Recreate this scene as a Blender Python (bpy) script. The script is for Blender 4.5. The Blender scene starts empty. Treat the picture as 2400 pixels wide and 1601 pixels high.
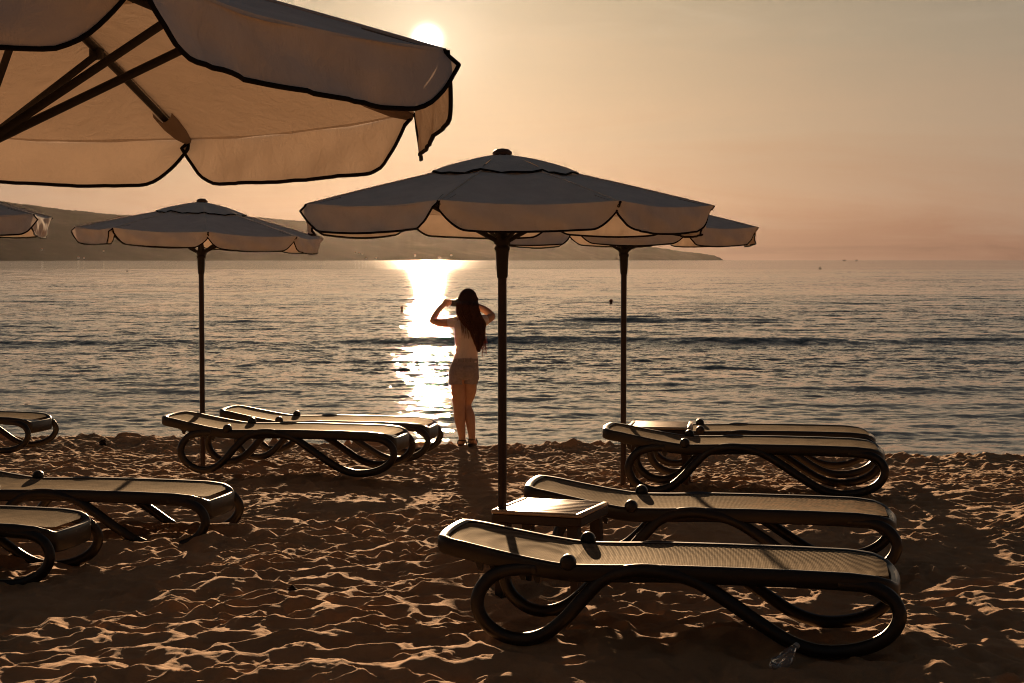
import bpy, math, random
import numpy as np
from mathutils import Vector, Matrix

C = bpy.context.scene
COL = C.collection
R = math.radians
PI = math.pi
random.seed(7)
RNG = np.random.default_rng(7)

# ------------------------------------------------------------------ camera
CAM_Z = 1.65
FPX = 4000.0                        # focal length in pixels of the 2400 px wide photograph
cd = bpy.data.cameras.new("camera")
cam = bpy.data.objects.new("camera", cd)
COL.objects.link(cam)
cam.location = (0, 0, CAM_Z)
cam.rotation_euler = (R(90 - 2.735), 0, 0)
cd.sensor_width = 36.0
cd.lens = 60.0
cd.clip_start = 0.05
cd.clip_end = 60000
C.camera = cam

# ------------------------------------------------------------------ light
SUN_EL, SUN_AZ = R(7.28), math.atan2(-197.0, 4000.0)     # azimuth from +Y towards +X
SD = Vector((math.sin(SUN_AZ) * math.cos(SUN_EL), math.cos(SUN_AZ) * math.cos(SUN_EL), math.sin(SUN_EL)))
sl = bpy.data.lights.new("sun", 'SUN')
sl.energy = 5.0
sl.angle = R(0.53)
sl.color = (1.0, 0.66, 0.38)
sun = bpy.data.objects.new("sun", sl)
COL.objects.link(sun)
sun.rotation_euler = SD.to_track_quat('Z', 'Y').to_euler()
sun.location = (0, -5, 12)

C.view_settings.view_transform = 'Standard'
C.view_settings.look = 'None'
C.view_settings.exposure = 1.5
C.view_settings.gamma = 1.0
C.cycles.use_denoising = True
C.cycles.filter_width = 1.05
C.cycles.denoiser = 'OPENIMAGEDENOISE'
C.cycles.denoising_input_passes = 'RGB_ALBEDO_NORMAL'
C.cycles.denoising_prefilter = 'ACCURATE'
C.cycles.max_bounces = 6
C.cycles.transparent_max_bounces = 8
C.cycles.volume_bounces = 0
C.cycles.caustics_reflective = False
C.cycles.caustics_refractive = False
C.cycles.sample_clamp_indirect = 4.0


class NT:
    """small wrapper round a node tree"""
    def __init__(self, tree):
        self.t = tree

    def n(self, typ, **kw):
        nd = self.t.nodes.new(typ)
        for k, v in kw.items():
            setattr(nd, k, v)
        return nd

    def l(self, a, b):
        self.t.links.new(a, b)

    def val(self, sock, v):
        if isinstance(v, (int, float, tuple, list)):
            sock.default_value = v
        else:
            self.l(v, sock)

    def math(self, op, a, b=None, c=None, clamp=False):
        nd = self.n('ShaderNodeMath', operation=op, use_clamp=clamp)
        self.val(nd.inputs[0], a)
        if b is not None:
            self.val(nd.inputs[1], b)
        if c is not None:
            self.val(nd.inputs[2], c)
        return nd.outputs[0]

    def vmath(self, op, a, b=None, scale=None):
        nd = self.n('ShaderNodeVectorMath', operation=op)
        self.val(nd.inputs[0], a)
        if b is not None:
            self.val(nd.inputs[1], b)
        if scale is not None:
            self.val(nd.inputs['Scale'], scale)
        return nd.outputs['Value'] if op in ('DOT_PRODUCT', 'LENGTH') else nd.outputs[0]

    def ramp(self, fac, stops, interp='LINEAR'):
        nd = self.n('ShaderNodeValToRGB')
        nd.color_ramp.interpolation = interp
        el = nd.color_ramp.elements
        while len(el) < len(stops):
            el.new(0.5)
        for e, (p, c) in zip(el, stops):
            e.position = p
            e.color = (*c, 1) if len(c) == 3 else c
        self.l(fac, nd.inputs[0])
        return nd.outputs[0]

    def mix(self, fac, a, b, blend='MIX'):
        nd = self.n('ShaderNodeMix', data_type='RGBA', blend_type=blend)
        self.val(nd.inputs[0], fac)
        for s, v in ((nd.inputs[6], a), (nd.inputs[7], b)):
            if isinstance(v, (tuple, list)):
                s.default_value = (*v, 1) if len(v) == 3 else v
            else:
                self.l(v, s)
        return nd.outputs[2]

    def noise(self, vec, scale, detail=3.0, rough=0.55, dist=0.0):
        nd = self.n('ShaderNodeTexNoise')
        nd.inputs['Scale'].default_value = scale
        nd.inputs['Detail'].default_value = detail
        nd.inputs['Roughness'].default_value = rough
        nd.inputs['Distortion'].default_value = dist
        if vec is not None:
            self.l(vec, nd.inputs['Vector'])
        return nd

    def mapping(self, vec, loc=(0, 0, 0), rot=(0, 0, 0), scale=(1, 1, 1)):
        nd = self.n('ShaderNodeMapping')
        nd.inputs['Location'].default_value = loc
        nd.inputs['Rotation'].default_value = rot
        nd.inputs['Scale'].default_value = scale
        self.l(vec, nd.inputs['Vector'])
        return nd.outputs[0]


# ---- world: late sun low over the bay, warm veil of haze low down, grey-blue behind the viewer
w = bpy.data.worlds.new("World")
C.world = w
w.use_nodes = True
w.node_tree.nodes.clear()
T = NT(w.node_tree)
tc = T.n('ShaderNodeTexCoord')
D = T.vmath('NORMALIZE', tc.outputs['Generated'])
sep = T.n('ShaderNodeSeparateXYZ')
T.l(D, sep.inputs[0])
elev = T.math('MAXIMUM', sep.outputs[2], 0.0)
cosang = T.vmath('DOT_PRODUCT', D, tuple(SD))
cloudv = T.mapping(D, rot=(0, R(-9), R(20)), scale=(1.2, 1.2, 9.0))
cl = T.noise(cloudv, 3.4, 7, 0.62, 0.9)
wob = T.math('MULTIPLY_ADD', cl.outputs[0], 0.10, -0.05)
elev2 = T.math('ADD', elev, wob)
grad = T.ramp(T.math('POWER', T.math('MAXIMUM', elev2, 0.0), 0.5), [
    (0.00, (0.155, 0.080, 0.053)),
    (0.10, (0.185, 0.098, 0.065)),
    (0.18, (0.218, 0.138, 0.096)),
    (0.277, (0.232, 0.172, 0.126)),
    (0.373, (0.185, 0.157, 0.122)),
    (0.55, (0.075, 0.073, 0.070)),
    (0.80, (0.030, 0.034, 0.040)),
    (1.00, (0.018, 0.022, 0.029))])
az = T.n('ShaderNodeMapRange', interpolation_type='SMOOTHSTEP')
T.l(cosang, az.inputs[0])
az.inputs[1].default_value = -0.5
az.inputs[2].default_value = 1.0
az.inputs[3].default_value = 0.0
az.inputs[4].default_value = 1.0
col = T.mix(az.outputs[0], T.ramp(elev, [(0.0, (0.021, 0.021, 0.022)), (1.0, (0.012, 0.0135, 0.0155))]), grad)
cpos = T.math('MAXIMUM', cosang, 0.0)
for amp, n, c in ((0.05, 60, (0.7, 1.0, 0.9)), (0.07, 400, (1.0, 0.90, 0.72)), (0.16, 2400, (1.0, 0.86, 0.66)), (9.0, 75000, (1.0, 0.88, 0.70))):
    g = T.math('MULTIPLY', T.math('POWER', cpos, float(n)), amp)
    gv = T.n('ShaderNodeVectorMath', operation='SCALE')
    gv.inputs[0].default_value = c
    T.l(g, gv.inputs['Scale'])
    col = T.vmath('ADD', col, gv.outputs[0])
# thin high cloud that catches the light
c2 = T.noise(T.mapping(D, loc=(3.1, 0.4, 0), rot=(0, R(12), 0), scale=(5, 5, 26)), 1.7, 6, 0.62, 1.2)
cm = T.ramp(c2.outputs[0], [(0.50, (0, 0, 0)), (0.78, (1, 1, 1))])
hi = T.n('ShaderNodeMapRange')
T.l(elev, hi.inputs[0])
hi.inputs[1].default_value = 0.11
hi.inputs[2].default_value = 0.19
hi.inputs[4].default_value = 0.34
cadd = T.math('MULTIPLY_ADD', T.math('MULTIPLY', cm, hi.outputs[0]), 1.0, 1.0)
col = T.vmath('SCALE', col, scale=cadd)
bg1 = T.n('ShaderNodeBackground')
T.l(col, bg1.inputs[0])
bg1.inputs[1].default_value = 0.53
sky = T.n('ShaderNodeTexSky', sky_type='NISHITA')
sky.sun_disc = False
sky.sun_elevation = SUN_EL
sky.sun_rotation = SUN_AZ
sky.air_density = 1.5
sky.dust_density = 4.0
bg2 = T.n('ShaderNodeBackground')
T.l(sky.outputs[0], bg2.inputs[0])
bg2.inputs[1].default_value = 0.0015
add = T.n('ShaderNodeAddShader')
T.l(bg1.outputs[0], add.inputs[0])
T.l(bg2.outputs[0], add.inputs[1])
wo = T.n('ShaderNodeOutputWorld')
T.l(add.outputs[0], wo.inputs[0])


# ------------------------------------------------------------------ materials
def new_mat(name):
    m = bpy.data.materials.new(name)
    m.use_nodes = True
    m.node_tree.nodes.clear()
    t = NT(m.node_tree)
    out = t.n('ShaderNodeOutputMaterial')
    p = t.n('ShaderNodeBsdfPrincipled')
    t.l(p.outputs[0], out.inputs[0])
    t.out, t.p = out, p
    t.tc = t.n('ShaderNodeTexCoord')
    t.geo = t.n('ShaderNodeNewGeometry')
    return m, t


def simple(name, c, rough=0.5, spec=0.5, var=0.15, scale=30.0, bump=0.0, bscale=200.0, metal=0.0):
    m, t = new_mat(name)
    n = t.noise(t.tc.outputs['Object'], scale, 4)
    c2 = tuple(max(0, x * (1 - var)) for x in c)
    c3 = tuple(min(1, x * (1 + var)) for x in c)
    t.l(t.ramp(n.outputs[0], [(0.3, c2), (0.7, c3)]), t.p.inputs['Base Color'])
    rr = t.n('ShaderNodeMapRange')
    t.l(n.outputs[0], rr.inputs[0])
    rr.inputs[3].default_value = rough * 0.8
    rr.inputs[4].default_value = min(1, rough * 1.25)
    t.l(rr.outputs[0], t.p.inputs['Roughness'])
    t.p.inputs['Specular IOR Level'].default_value = spec
    t.p.inputs['Metallic'].default_value = metal
    if bump:
        b = t.n('ShaderNodeBump')
        b.inputs['Strength'].default_value = bump
        b.inputs['Distance'].default_value = 0.002
        bn = t.noise(t.tc.outputs['Object'], bscale, 3)
        t.l(bn.outputs[0], b.inputs['Height'])
        t.l(b.outputs[0], t.p.inputs['Normal'])
    return m


def cloth(name, c, trans, tcol, wrinkle=0.4, weave=900.0):
    m, t = new_mat(name)
    n = t.noise(t.tc.outputs['Object'], 9.0, 5)
    base = t.ramp(n.outputs[0], [(0.3, tuple(x * 0.86 for x in c)), (0.7, c)])
    d = t.n('ShaderNodeBsdfDiffuse')
    t.l(base, d.inputs[0])
    tr = t.n('ShaderNodeBsdfTranslucent')
    tr.inputs[0].default_value = (*tcol, 1)
    fine = t.noise(t.mapping(t.tc.outputs['Object'], scale=(1, 1, 0.35)), weave, 2)
    wr = t.noise(t.mapping(t.tc.outputs['Object'], scale=(1, 1, 0.6)), 22.0, 4, 0.6, 0.8)
    b1 = t.n('ShaderNodeBump')
    b1.inputs['Strength'].default_value = 0.3
    b1.inputs['Distance'].default_value = 0.0008
    t.l(fine.outputs[0], b1.inputs['Height'])
    b2 = t.n('ShaderNodeBump')
    b2.inputs['Strength'].default_value = wrinkle
    b2.inputs['Distance'].default_value = 0.01
    t.l(wr.outputs[0], b2.inputs['Height'])
    t.l(b1.outputs[0], b2.inputs['Normal'])
    t.l(b2.outputs[0], d.inputs['Normal'])
    t.l(b2.outputs[0], tr.inputs['Normal'])
    mx = t.n('ShaderNodeMixShader')
    mx.inputs[0].default_value = trans
    t.l(d.outputs[0], mx.inputs[1])
    t.l(tr.outputs[0], mx.inputs[2])
    t.t.links.new(mx.outputs[0], t.out.inputs[0])
    t.t.nodes.remove(t.p)
    return m


M = {}
M['canvas'] = cloth('canvas', (0.80, 0.75, 0.71), 0.056, (0.82, 0.62, 0.47), 0.6)
M['tape'] = simple('dark_tape', (0.012, 0.010, 0.010), 0.9, 0.1)
M['pole'] = simple('brown_painted_metal', (0.030, 0.014, 0.010), 0.45, 0.4, 0.2, 12.0)
M['arm'] = simple('dark_arm', (0.016, 0.013, 0.012), 0.5, 0.35)
M['cap'] = simple('brown_cap', (0.10, 0.05, 0.03), 0.5, 0.4)
M['plastic'] = simple('brown_resin', (0.017, 0.012, 0.009), 0.36, 0.45, 0.25, 14.0, 0.10, 60.0)
M['pocket'] = cloth('pocket_cloth', (0.30, 0.24, 0.20), 0.15, (0.5, 0.38, 0.28))


def mesh_weave(name, sand=0.0):
    m, t = new_mat(name)
    oc = t.tc.outputs['Object']
    w1 = t.n('ShaderNodeTexWave', wave_type='BANDS', bands_direction='X', wave_profile='SIN')
    t.l(t.mapping(oc, rot=(0, 0, R(38))), w1.inputs[0])
    w1.inputs['Scale'].default_value = 17.0
    w2 = t.n('ShaderNodeTexWave', wave_type='BANDS', bands_direction='Y', wave_profile='SIN')
    t.l(t.mapping(oc, rot=(0, 0, R(38))), w2.inputs[0])
    w2.inputs['Scale'].default_value = 30.0
    wv = t.math('MULTIPLY', t.math('MULTIPLY_ADD', w1.outputs[1], 0.75, 0.25), t.math('MULTIPLY_ADD', w2.outputs[1], 0.5, 0.5))
    wv = t.ramp(wv, [(0.10, (0, 0, 0)), (0.55, (1, 1, 1))])
    n = t.noise(t.mapping(oc, scale=(1, 1.6, 1)), 9.0, 8, 0.72)
    dirty = t.ramp(n.outputs[0], [(0.34, (0.11, 0.080, 0.052)), (0.5, (0.21, 0.155, 0.098)), (0.68, (0.30, 0.225, 0.145))])
    c = t.mix(wv, (0.012, 0.010, 0.008), dirty)
    if sand:
        sx = t.n('ShaderNodeSeparateXYZ')
        t.l(oc, sx.inputs[0])
        mr = t.n('ShaderNodeMapRange')
        t.l(sx.outputs[0], mr.inputs[0])
        mr.inputs[1].default_value = -0.05
        mr.inputs[2].default_value = 0.35
        sn = t.noise(t.mapping(oc, scale=(1, 1.8, 1)), 16.0, 6, 0.68, 0.3)
        fac = t.math('MULTIPLY', t.ramp(sn.outputs[0], [(0.46, (0, 0, 0)), (0.58, (1, 1, 1))]), mr.outputs[0])
        c = t.mix(fac, c, (0.24, 0.15, 0.085))
    dif = t.n('ShaderNodeBsdfDiffuse')
    glo = t.n('ShaderNodeBsdfAnisotropic')
    glo.inputs['Roughness'].default_value = 0.62
    glo.inputs[0].default_value = (0.9, 0.85, 0.75, 1)
    t.l(c, dif.inputs[0])
    b = t.n('ShaderNodeBump')
    b.inputs['Strength'].default_value = 0.9
    b.inputs['Distance'].default_value = 0.0016
    t.l(wv, b.inputs['Height'])
    t.l(b.outputs[0], dif.inputs['Normal'])
    t.l(b.outputs[0], glo.inputs['Normal'])
    mx = t.n('ShaderNodeMixShader')
    t.l(t.math('MULTIPLY', wv, 0.075), mx.inputs[0])
    t.l(dif.outputs[0], mx.inputs[1])
    t.l(glo.outputs[0], mx.inputs[2])
    t.t.links.new(mx.outputs[0], t.out.inputs[0])
    t.t.nodes.remove(t.p)
    return m


M['mesh'] = mesh_weave('woven_mesh')
M['mesh_sandy'] = mesh_weave('woven_mesh_sandy', 1.0)


def mat_sand():
    m, t = new_mat('sand')
    pos = t.geo.outputs['Position']
    n1 = t.noise(pos, 3.0, 6, 0.6)
    n2 = t.noise(pos, 260.0, 3, 0.7)
    c = t.ramp(n1.outputs[0], [(0.3, (0.37, 0.222, 0.122)), (0.7, (0.50, 0.310, 0.175))])
    sp = t.ramp(n2.outputs[0], [(0.32, (0.45, 0.42, 0.40)), (0.5, (1, 1, 1)), (0.7, (1.25, 1.22, 1.2))])
    t.l(t.mix(1.0, c, sp, 'MULTIPLY'), t.p.inputs['Base Color'])
    t.p.inputs['Roughness'].default_value = 1.0
    t.p.inputs['Specular IOR Level'].default_value = 0.05
    b = t.n('ShaderNodeBump')
    b.inputs['Strength'].default_value = 0.8
    b.inputs['Distance'].default_value = 0.004
    n3 = t.noise(pos, 60.0, 6, 0.72, 0.2)
    t.l(n3.outputs[0], b.inputs['Height'])
    b2 = t.n('ShaderNodeBump')
    b2.inputs['Strength'].default_value = 0.7
    b2.inputs['Distance'].default_value = 0.0016
    n4 = t.noise(pos, 330.0, 2, 0.6)
    t.l(n4.outputs[0], b2.inputs['Height'])
    t.l(b.outputs[0], b2.inputs['Normal'])
    t.l(b2.outputs[0], t.p.inputs['Normal'])
    return m


M['sand'] = mat_sand()


def mat_water():
    m, t = new_mat('sea_water')
    pos = t.geo.outputs['Position']
    # ripples too small for the mesh: slopes from noise, longer across the shore than along the view
    acc = None
    sp = t.n('ShaderNodeSeparateXYZ')
    t.l(pos, sp.inputs[0])
    patch = t.noise(t.mapping(pos, scale=(0.012, 0.05, 1)), 1.0, 4, 0.6)
    pr = t.n('ShaderNodeMapRange')
    t.l(patch.outputs[0], pr.inputs[0])
    pr.inputs[1].default_value = 0.35
    pr.inputs[2].default_value = 0.65
    pr.inputs[3].default_value = 0.55
    pr.inputs[4].default_value = 1.25
    for i, (sc, ax, ay, sx_) in enumerate(((0.16, 0.012, 0.06, 0.3), (1.1, 0.035, 0.14, 0.55), (4.5, 0.06, 0.22, 0.75), (13.0, 0.07, 0.20, 0.9))):
        nn = t.noise(t.mapping(pos, loc=(i * 7.3, i * 3.1, 0), rot=(0, 0, R(-6 + 9 * i)), scale=(sx_, 1, 1)), sc, 2, 0.5)
        v = t.vmath('SUBTRACT', nn.outputs['Color'], (0.5, 0.5, 0.5))
        v = t.vmath('MULTIPLY', v, (ax * 2, ay * 2, 0.0))
        acc = v if acc is None else t.vmath('ADD', acc, v)
    # calmer just off the beach
    cal = t.n('ShaderNodeMapRange')
    t.l(sp.outputs[1], cal.inputs[0])
    cal.inputs[1].default_value = 17.0
    cal.inputs[2].default_value = 32.0
    cal.inputs[3].default_value = 0.6
    cal.inputs[4].default_value = 1.0
    far = t.n('ShaderNodeMapRange')
    t.l(sp.outputs[1], far.inputs[0])
    far.inputs[1].default_value = 120.0
    far.inputs[2].default_value = 1500.0
    far.inputs[3].default_value = 1.0
    far.inputs[4].default_value = 1.7
    acc = t.vmath('SCALE', acc, scale=t.math('MULTIPLY', t.math('MULTIPLY', pr.outputs[0], far.outputs[0]), cal.outputs[0]))
    nrm = t.vmath('NORMALIZE', t.vmath('ADD', t.geo.outputs['Normal'], acc))
    t.l(nrm, t.p.inputs['Normal'])
    t.p.inputs['Base Color'].default_value = (0.012, 0.016, 0.017, 1)
    t.p.inputs['IOR'].default_value = 1.333
    rr = t.n('ShaderNodeMapRange')
    t.l(sp.outputs[1], rr.inputs[0])
    rr.inputs[1].default_value = 20.0
    rr.inputs[2].default_value = 400.0
    rr.inputs[3].default_value = 0.018
    rr.inputs[4].default_value = 0.055
    t.l(rr.outputs[0], t.p.inputs['Roughness'])
    return m


M['water'] = mat_water()


def mat_hill():
    m, t = new_mat('wooded_hills')
    pos = t.geo.outputs['Position']
    n = t.noise(t.mapping(pos, scale=(0.004, 0.004, 0.012)), 1.0, 8, 0.65)
    n2 = t.noise(pos, 0.02, 6, 0.7)
    c = t.ramp(n.outputs[0], [(0.35, (0.026, 0.022, 0.016)), (0.55, (0.042, 0.035, 0.026)), (0.75, (0.09, 0.07, 0.05))])
    c = t.mix(t.math('MULTIPLY', n2.outputs[0], 0.6), c, (0.036, 0.030, 0.022))
    t.l(c, t.p.inputs['Base Color'])
    t.p.inputs['Roughness'].default_value = 1.0
    t.p.inputs['Specular IOR Level'].default_value = 0.0
    return m


M['hill'] = mat_hill()


def mat_wood():
    m, t = new_mat('table_resin')
    oc = t.tc.outputs['Object']
    n = t.noise(t.mapping(oc, scale=(1.2, 9, 4)), 9.0, 6, 0.65, 0.4)
    t.l(t.ramp(n.outputs[0], [(0.25, (0.20, 0.12, 0.07)), (0.5, (0.55, 0.40, 0.26)), (0.75, (0.62, 0.48, 0.33))]), t.p.inputs['Base Color'])
    t.l(t.math('MULTIPLY_ADD', n.outputs[0], 0.25, 0.22), t.p.inputs['Roughness'])
    b = t.n('ShaderNodeBump')
    b.inputs['Strength'].default_value = 0.3
    b.inputs['Distance'].default_value = 0.001
    t.l(n.outputs[0], b.inputs['Height'])
    t.l(b.outputs[0], t.p.inputs['Normal'])
    return m


M['wood'] = mat_wood()
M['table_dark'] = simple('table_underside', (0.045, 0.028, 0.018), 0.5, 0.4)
M['skin'] = simple('skin', (0.48, 0.27, 0.17), 0.5, 0.4, 0.08, 20.0)
M['hair'] = simple('brown_hair', (0.11, 0.045, 0.020), 0.42, 0.5, 0.35, 60.0)
_t = NT(M['hair'].node_tree)
_out = [n for n in _t.t.nodes if n.type == 'OUTPUT_MATERIAL'][0]
_p = [n for n in _t.t.nodes if n.type == 'BSDF_PRINCIPLED'][0]
_tr = _t.n('ShaderNodeBsdfTranslucent')
_tr.inputs[0].default_value = (0.42, 0.13, 0.04, 1)
_mx = _t.n('ShaderNodeMixShader')
_mx.inputs[0].default_value = 0.45
_t.l(_p.outputs[0], _mx.inputs[1]); _t.l(_tr.outputs[0], _mx.inputs[2]); _t.l(_mx.outputs[0], _out.inputs[0])
M['shirt'] = cloth('white_top', (0.82, 0.74, 0.69), 0.25, (0.7, 0.5, 0.4), 0.6)
M['denim'] = simple('washed_denim', (0.30, 0.25, 0.24), 0.9, 0.2, 0.14, 45.0, 0.5, 300.0)
M['rubber'] = simple('dark_sandal', (0.03, 0.02, 0.018), 0.6, 0.3)
M['camera'] = simple('black_camera_body', (0.02, 0.018, 0.018), 0.4, 0.5)
M['white'] = simple('white_wall', (0.45, 0.42, 0.38), 0.8, 0.2)
M['roof'] = simple('red_roof', (0.26, 0.10, 0.06), 0.8, 0.2)
M['pane'] = simple('window_pane', (0.05, 0.05, 0.06), 0.2, 0.5)
M['buoy'] = simple('dark_buoy', (0.05, 0.03, 0.025), 0.5, 0.4)
M['clod'] = simple('dark_weed', (0.035, 0.022, 0.014), 0.95, 0.1, 0.4, 60.0)


def mat_clear():
    m, t = new_mat('clear_plastic')
    t.p.inputs['Base Color'].default_value = (0.92, 0.90, 0.88, 1)
    t.p.inputs['Roughness'].default_value = 0.12
    t.p.inputs['Transmission Weight'].default_value = 0.85
    t.p.inputs['IOR'].default_value = 1.25
    n = t.noise(t.tc.outputs['Object'], 60.0, 4)
    b = t.n('ShaderNodeBump')
    b.inputs['Strength'].default_value = 0.8
    b.inputs['Distance'].default_value = 0.003
    t.l(n.outputs[0], b.inputs['Height'])
    t.l(b.outputs[0], t.p.inputs['Normal'])
    return m


M['clear'] = mat_clear()


# ------------------------------------------------------------------ object helpers
def tag(o, label=None, cat=None, group=None, kind=None):
    if label: o['label'] = label
    if cat: o['category'] = cat
    if group: o['group'] = group
    if kind: o['kind'] = kind
    return o


def empty(name, loc, rot=(0, 0, 0)):
    o = bpy.data.objects.new(name, None)
    o.empty_display_size = 0.2
    COL.objects.link(o)
    o.location = loc
    o.rotation_euler = rot
    return o


class MB:
    """collects shapes of ONE part"""
    def __init__(self):
        self.v, self.f, self.m = [], [], []

    def add(self, vs, fs, mi=0):
        b = len(self.v)
        self.v += [tuple(map(float, p)) for p in vs]
        self.f += [tuple(b + i for i in f) for f in fs]
        self.m += [mi] * len(fs)

    def grid(self, P, mi=0, closed_u=False, closed_v=False):
        P = np.asarray(P, float)
        nu, nv = P.shape[:2]
        fs = []
        for i in range(nu if closed_u else nu - 1):
            for j in range(nv if closed_v else nv - 1):
                a, b = i, (i + 1) % nu
                c, d = j, (j + 1) % nv
                fs.append((a * nv + c, b * nv + c, b * nv + d, a * nv + d))
        self.add(P.reshape(-1, 3), fs, mi)

    def box(self, c, s, mi=0, bev=0.0, rot=None):
        x, y, z = [k / 2 for k in s]
        b = min(bev, x * 0.9, y * 0.9, z * 0.9)
        if b <= 0:
            vs = [(i * x, j * y, k * z) for i in (-1, 1) for j in (-1, 1) for k in (-1, 1)]
            fs = [(0, 1, 3, 2), (4, 6, 7, 5), (0, 4, 5, 1), (2, 3, 7, 6), (0, 2, 6, 4), (1, 5, 7, 3)]
        else:
            ring = lambda xx, yy, zz: [(-xx + b, -yy, zz), (xx - b, -yy, zz), (xx, -yy + b, zz), (xx, yy - b, zz), (xx - b, yy, zz), (-xx + b, yy, zz), (-xx, yy - b, zz), (-xx, -yy + b, zz)]
            rs = [ring(x - b, y - b, -z), ring(x, y, -z + b), ring(x, y, z - b), ring(x - b, y - b, z)]
            vs = [p for r_ in rs for p in r_]
            fs = [(i * 8 + k, i * 8 + (k + 1) % 8, (i + 1) * 8 + (k + 1) % 8, (i + 1) * 8 + k) for i in range(3) for k in range(8)]
            fs += [tuple(range(7, -1, -1)), tuple(range(24, 32))]
        vs = [Vector(p) for p in vs]
        if rot is not None:
            vs = [rot @ p for p in vs]
        self.add([(p[0] + c[0], p[1] + c[1], p[2] + c[2]) for p in vs], fs, mi)

    def tube(self, pts, r, n=8, mi=0, closed=False, flat=1.0, cap=True):
        pts = [Vector(p) for p in pts]
        k = len(pts)
        rr = r if isinstance(r, (list, tuple)) else [r] * k
        up0 = Vector((0, 0, 1))
        rows = []
        pn = None
        for i, p in enumerate(pts):
            a = pts[(i - 1) % k] if (closed or i > 0) else p
            b = pts[(i + 1) % k] if (closed or i < k - 1) else p
            t = (b - a).normalized()
            if pn is None:
                u = t.cross(up0)
                if u.length < 1e-3:
                    u = t.cross(Vector((0, 1, 0)))
                u.normalize()
            else:
                u = (pn - t * pn.dot(t)).normalized()
            pn = u
            v = t.cross(u)
            rows.append([p + (u * math.cos(q) * flat + v * math.sin(q)) * rr[i] for q in [2 * PI * j / n for j in range(n)]])
        self.grid(rows, mi, closed_u=closed, closed_v=True)
        if cap and not closed:
            b = len(self.v) - k * n
            self.f.append(tuple(b + j for j in range(n))[::-1]); self.m.append(mi)
            self.f.append(tuple(b + (k - 1) * n + j for j in range(n))); self.m.append(mi)

    def lathe(self, prof, n=24, mi=0, mat=None):
        rows = [[(r_ * math.cos(2 * PI * j / n), r_ * math.sin(2 * PI * j / n), z) for j in range(n)] for r_, z in prof]
        if mat is not None:
            rows = [[mat @ Vector(p) for p in row] for row in rows]
        self.grid(rows, mi, closed_v=True)

    def ball(self, c, r, n=14, mi=0):
        r = r if isinstance(r, (tuple, list)) else (r, r, r)
        rows = []
        for i in range(n // 2 + 1):
            ph = PI * i / (n // 2)
            rows.append([(c[0] + r[0] * max(math.sin(ph), 0.002) * math.cos(2 * PI * j / n), c[1] + r[1] * max(math.sin(ph), 0.002) * math.sin(2 * PI * j / n), c[2] + r[2] * math.cos(ph)) for j in range(n)])
        self.grid(rows, mi, closed_v=True)

    def build(self, name, mats, parent=None, smooth=True, loc=None, sharp=None):
        me = bpy.data.meshes.new(name)
        me.from_pydata(self.v, [], self.f)
        for mm in (mats if isinstance(mats, (list, tuple)) else [mats]):
            me.materials.append(mm)
        me.polygons.foreach_set('material_index', self.m)
        me.polygons.foreach_set('use_smooth', [smooth] * len(self.f))
        me.update()
        if smooth and sharp:
            me.set_sharp_from_angle(angle=R(sharp))
        o = bpy.data.objects.new(name, me)
        COL.objects.link(o)
        if parent is not None:
            o.parent = parent
        if loc is not None:
            o.location = loc
        return o


def grid_mesh(name, P, mat, smooth=True):
    """fast tensor grid from a numpy array of points"""
    nu, nv = P.shape[:2]
    me = bpy.data.meshes.new(name)
    me.vertices.add(nu * nv)
    me.vertices.foreach_set('co', P.reshape(-1).astype(np.float32))
    i = np.arange(nu - 1)[:, None] * nv + np.arange(nv - 1)[None, :]
    q = np.stack([i, i + nv, i + nv + 1, i + 1], -1).reshape(-1, 4)
    nf = len(q)
    me.loops.add(nf * 4)
    me.loops.foreach_set('vertex_index', q.reshape(-1).astype(np.int32))
    me.polygons.add(nf)
    me.polygons.foreach_set('loop_start', (np.arange(nf) * 4).astype(np.int32))
    me.polygons.foreach_set('loop_total', np.full(nf, 4, np.int32))
    me.polygons.foreach_set('use_smooth', np.full(nf, smooth))
    me.materials.append(mat)
    me.update(calc_edges=True)
    me.validate()
    o = bpy.data.objects.new(name, me)
    COL.objects.link(o)
    return o


def sstep(x, a, b):
    t = np.clip((np.asarray(x, float) - a) / (b - a), 0, 1)
    return t * t * (3 - 2 * t)


def catmull(pts, n=6, closed=False):
    P = [Vector(p) for p in pts]
    k = len(P)
    out = []
    rng = range(k) if closed else range(k - 1)
    for i in rng:
        p0 = P[(i - 1) % k] if (closed or i > 0) else P[i] * 2 - P[i + 1]
        p1, p2 = P[i], P[(i + 1) % k]
        p3 = P[(i + 2) % k] if (closed or i + 2 < k) else P[i + 1] * 2 - P[i]
        for j in range(n):
            t = j / n
            out.append(0.5 * ((2 * p1) + (p2 - p0) * t + (2 * p0 - 5 * p1 + 4 * p2 - p3) * t * t + (3 * p1 - p0 - 3 * p2 + p3) * t ** 3))
    if not closed:
        out.append(P[-1])
    return out


# ------------------------------------------------------------------ the beach
def shore(x):
    return 17.35 - 0.19 * np.clip(x, -14, 14) + 0.16 * np.sin(x * 1.3 + 0.5) + 0.07 * np.sin(x * 3.7)


def base_z(x, y):
    x = np.asarray(x, float); y = np.asarray(y, float)
    ys = shore(x)
    p = -0.265 * sstep(y, 10.0, ys + 1.5) ** 1.0 * 1.28
    p = np.maximum(p, -0.275)
    left = -0.075 * sstep(-x, 1.2, 3.0) * (1 - sstep(y, 11.5, 13.5))
    right = 0.05 * sstep(x, 0.2, 1.5) * sstep(y, 9.5, 11.0) * (1 - sstep(y, 12.0, 14.5))
    drop = -0.36 * sstep(y, ys, ys + 2.2) - 0.5 * sstep(y, ys + 2, ys + 6)
    return p + left + right + drop + 0.018 * np.exp(-(((x + 0.47) / 0.7) ** 2 + ((y - 17.1) / 0.5) ** 2))


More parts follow.
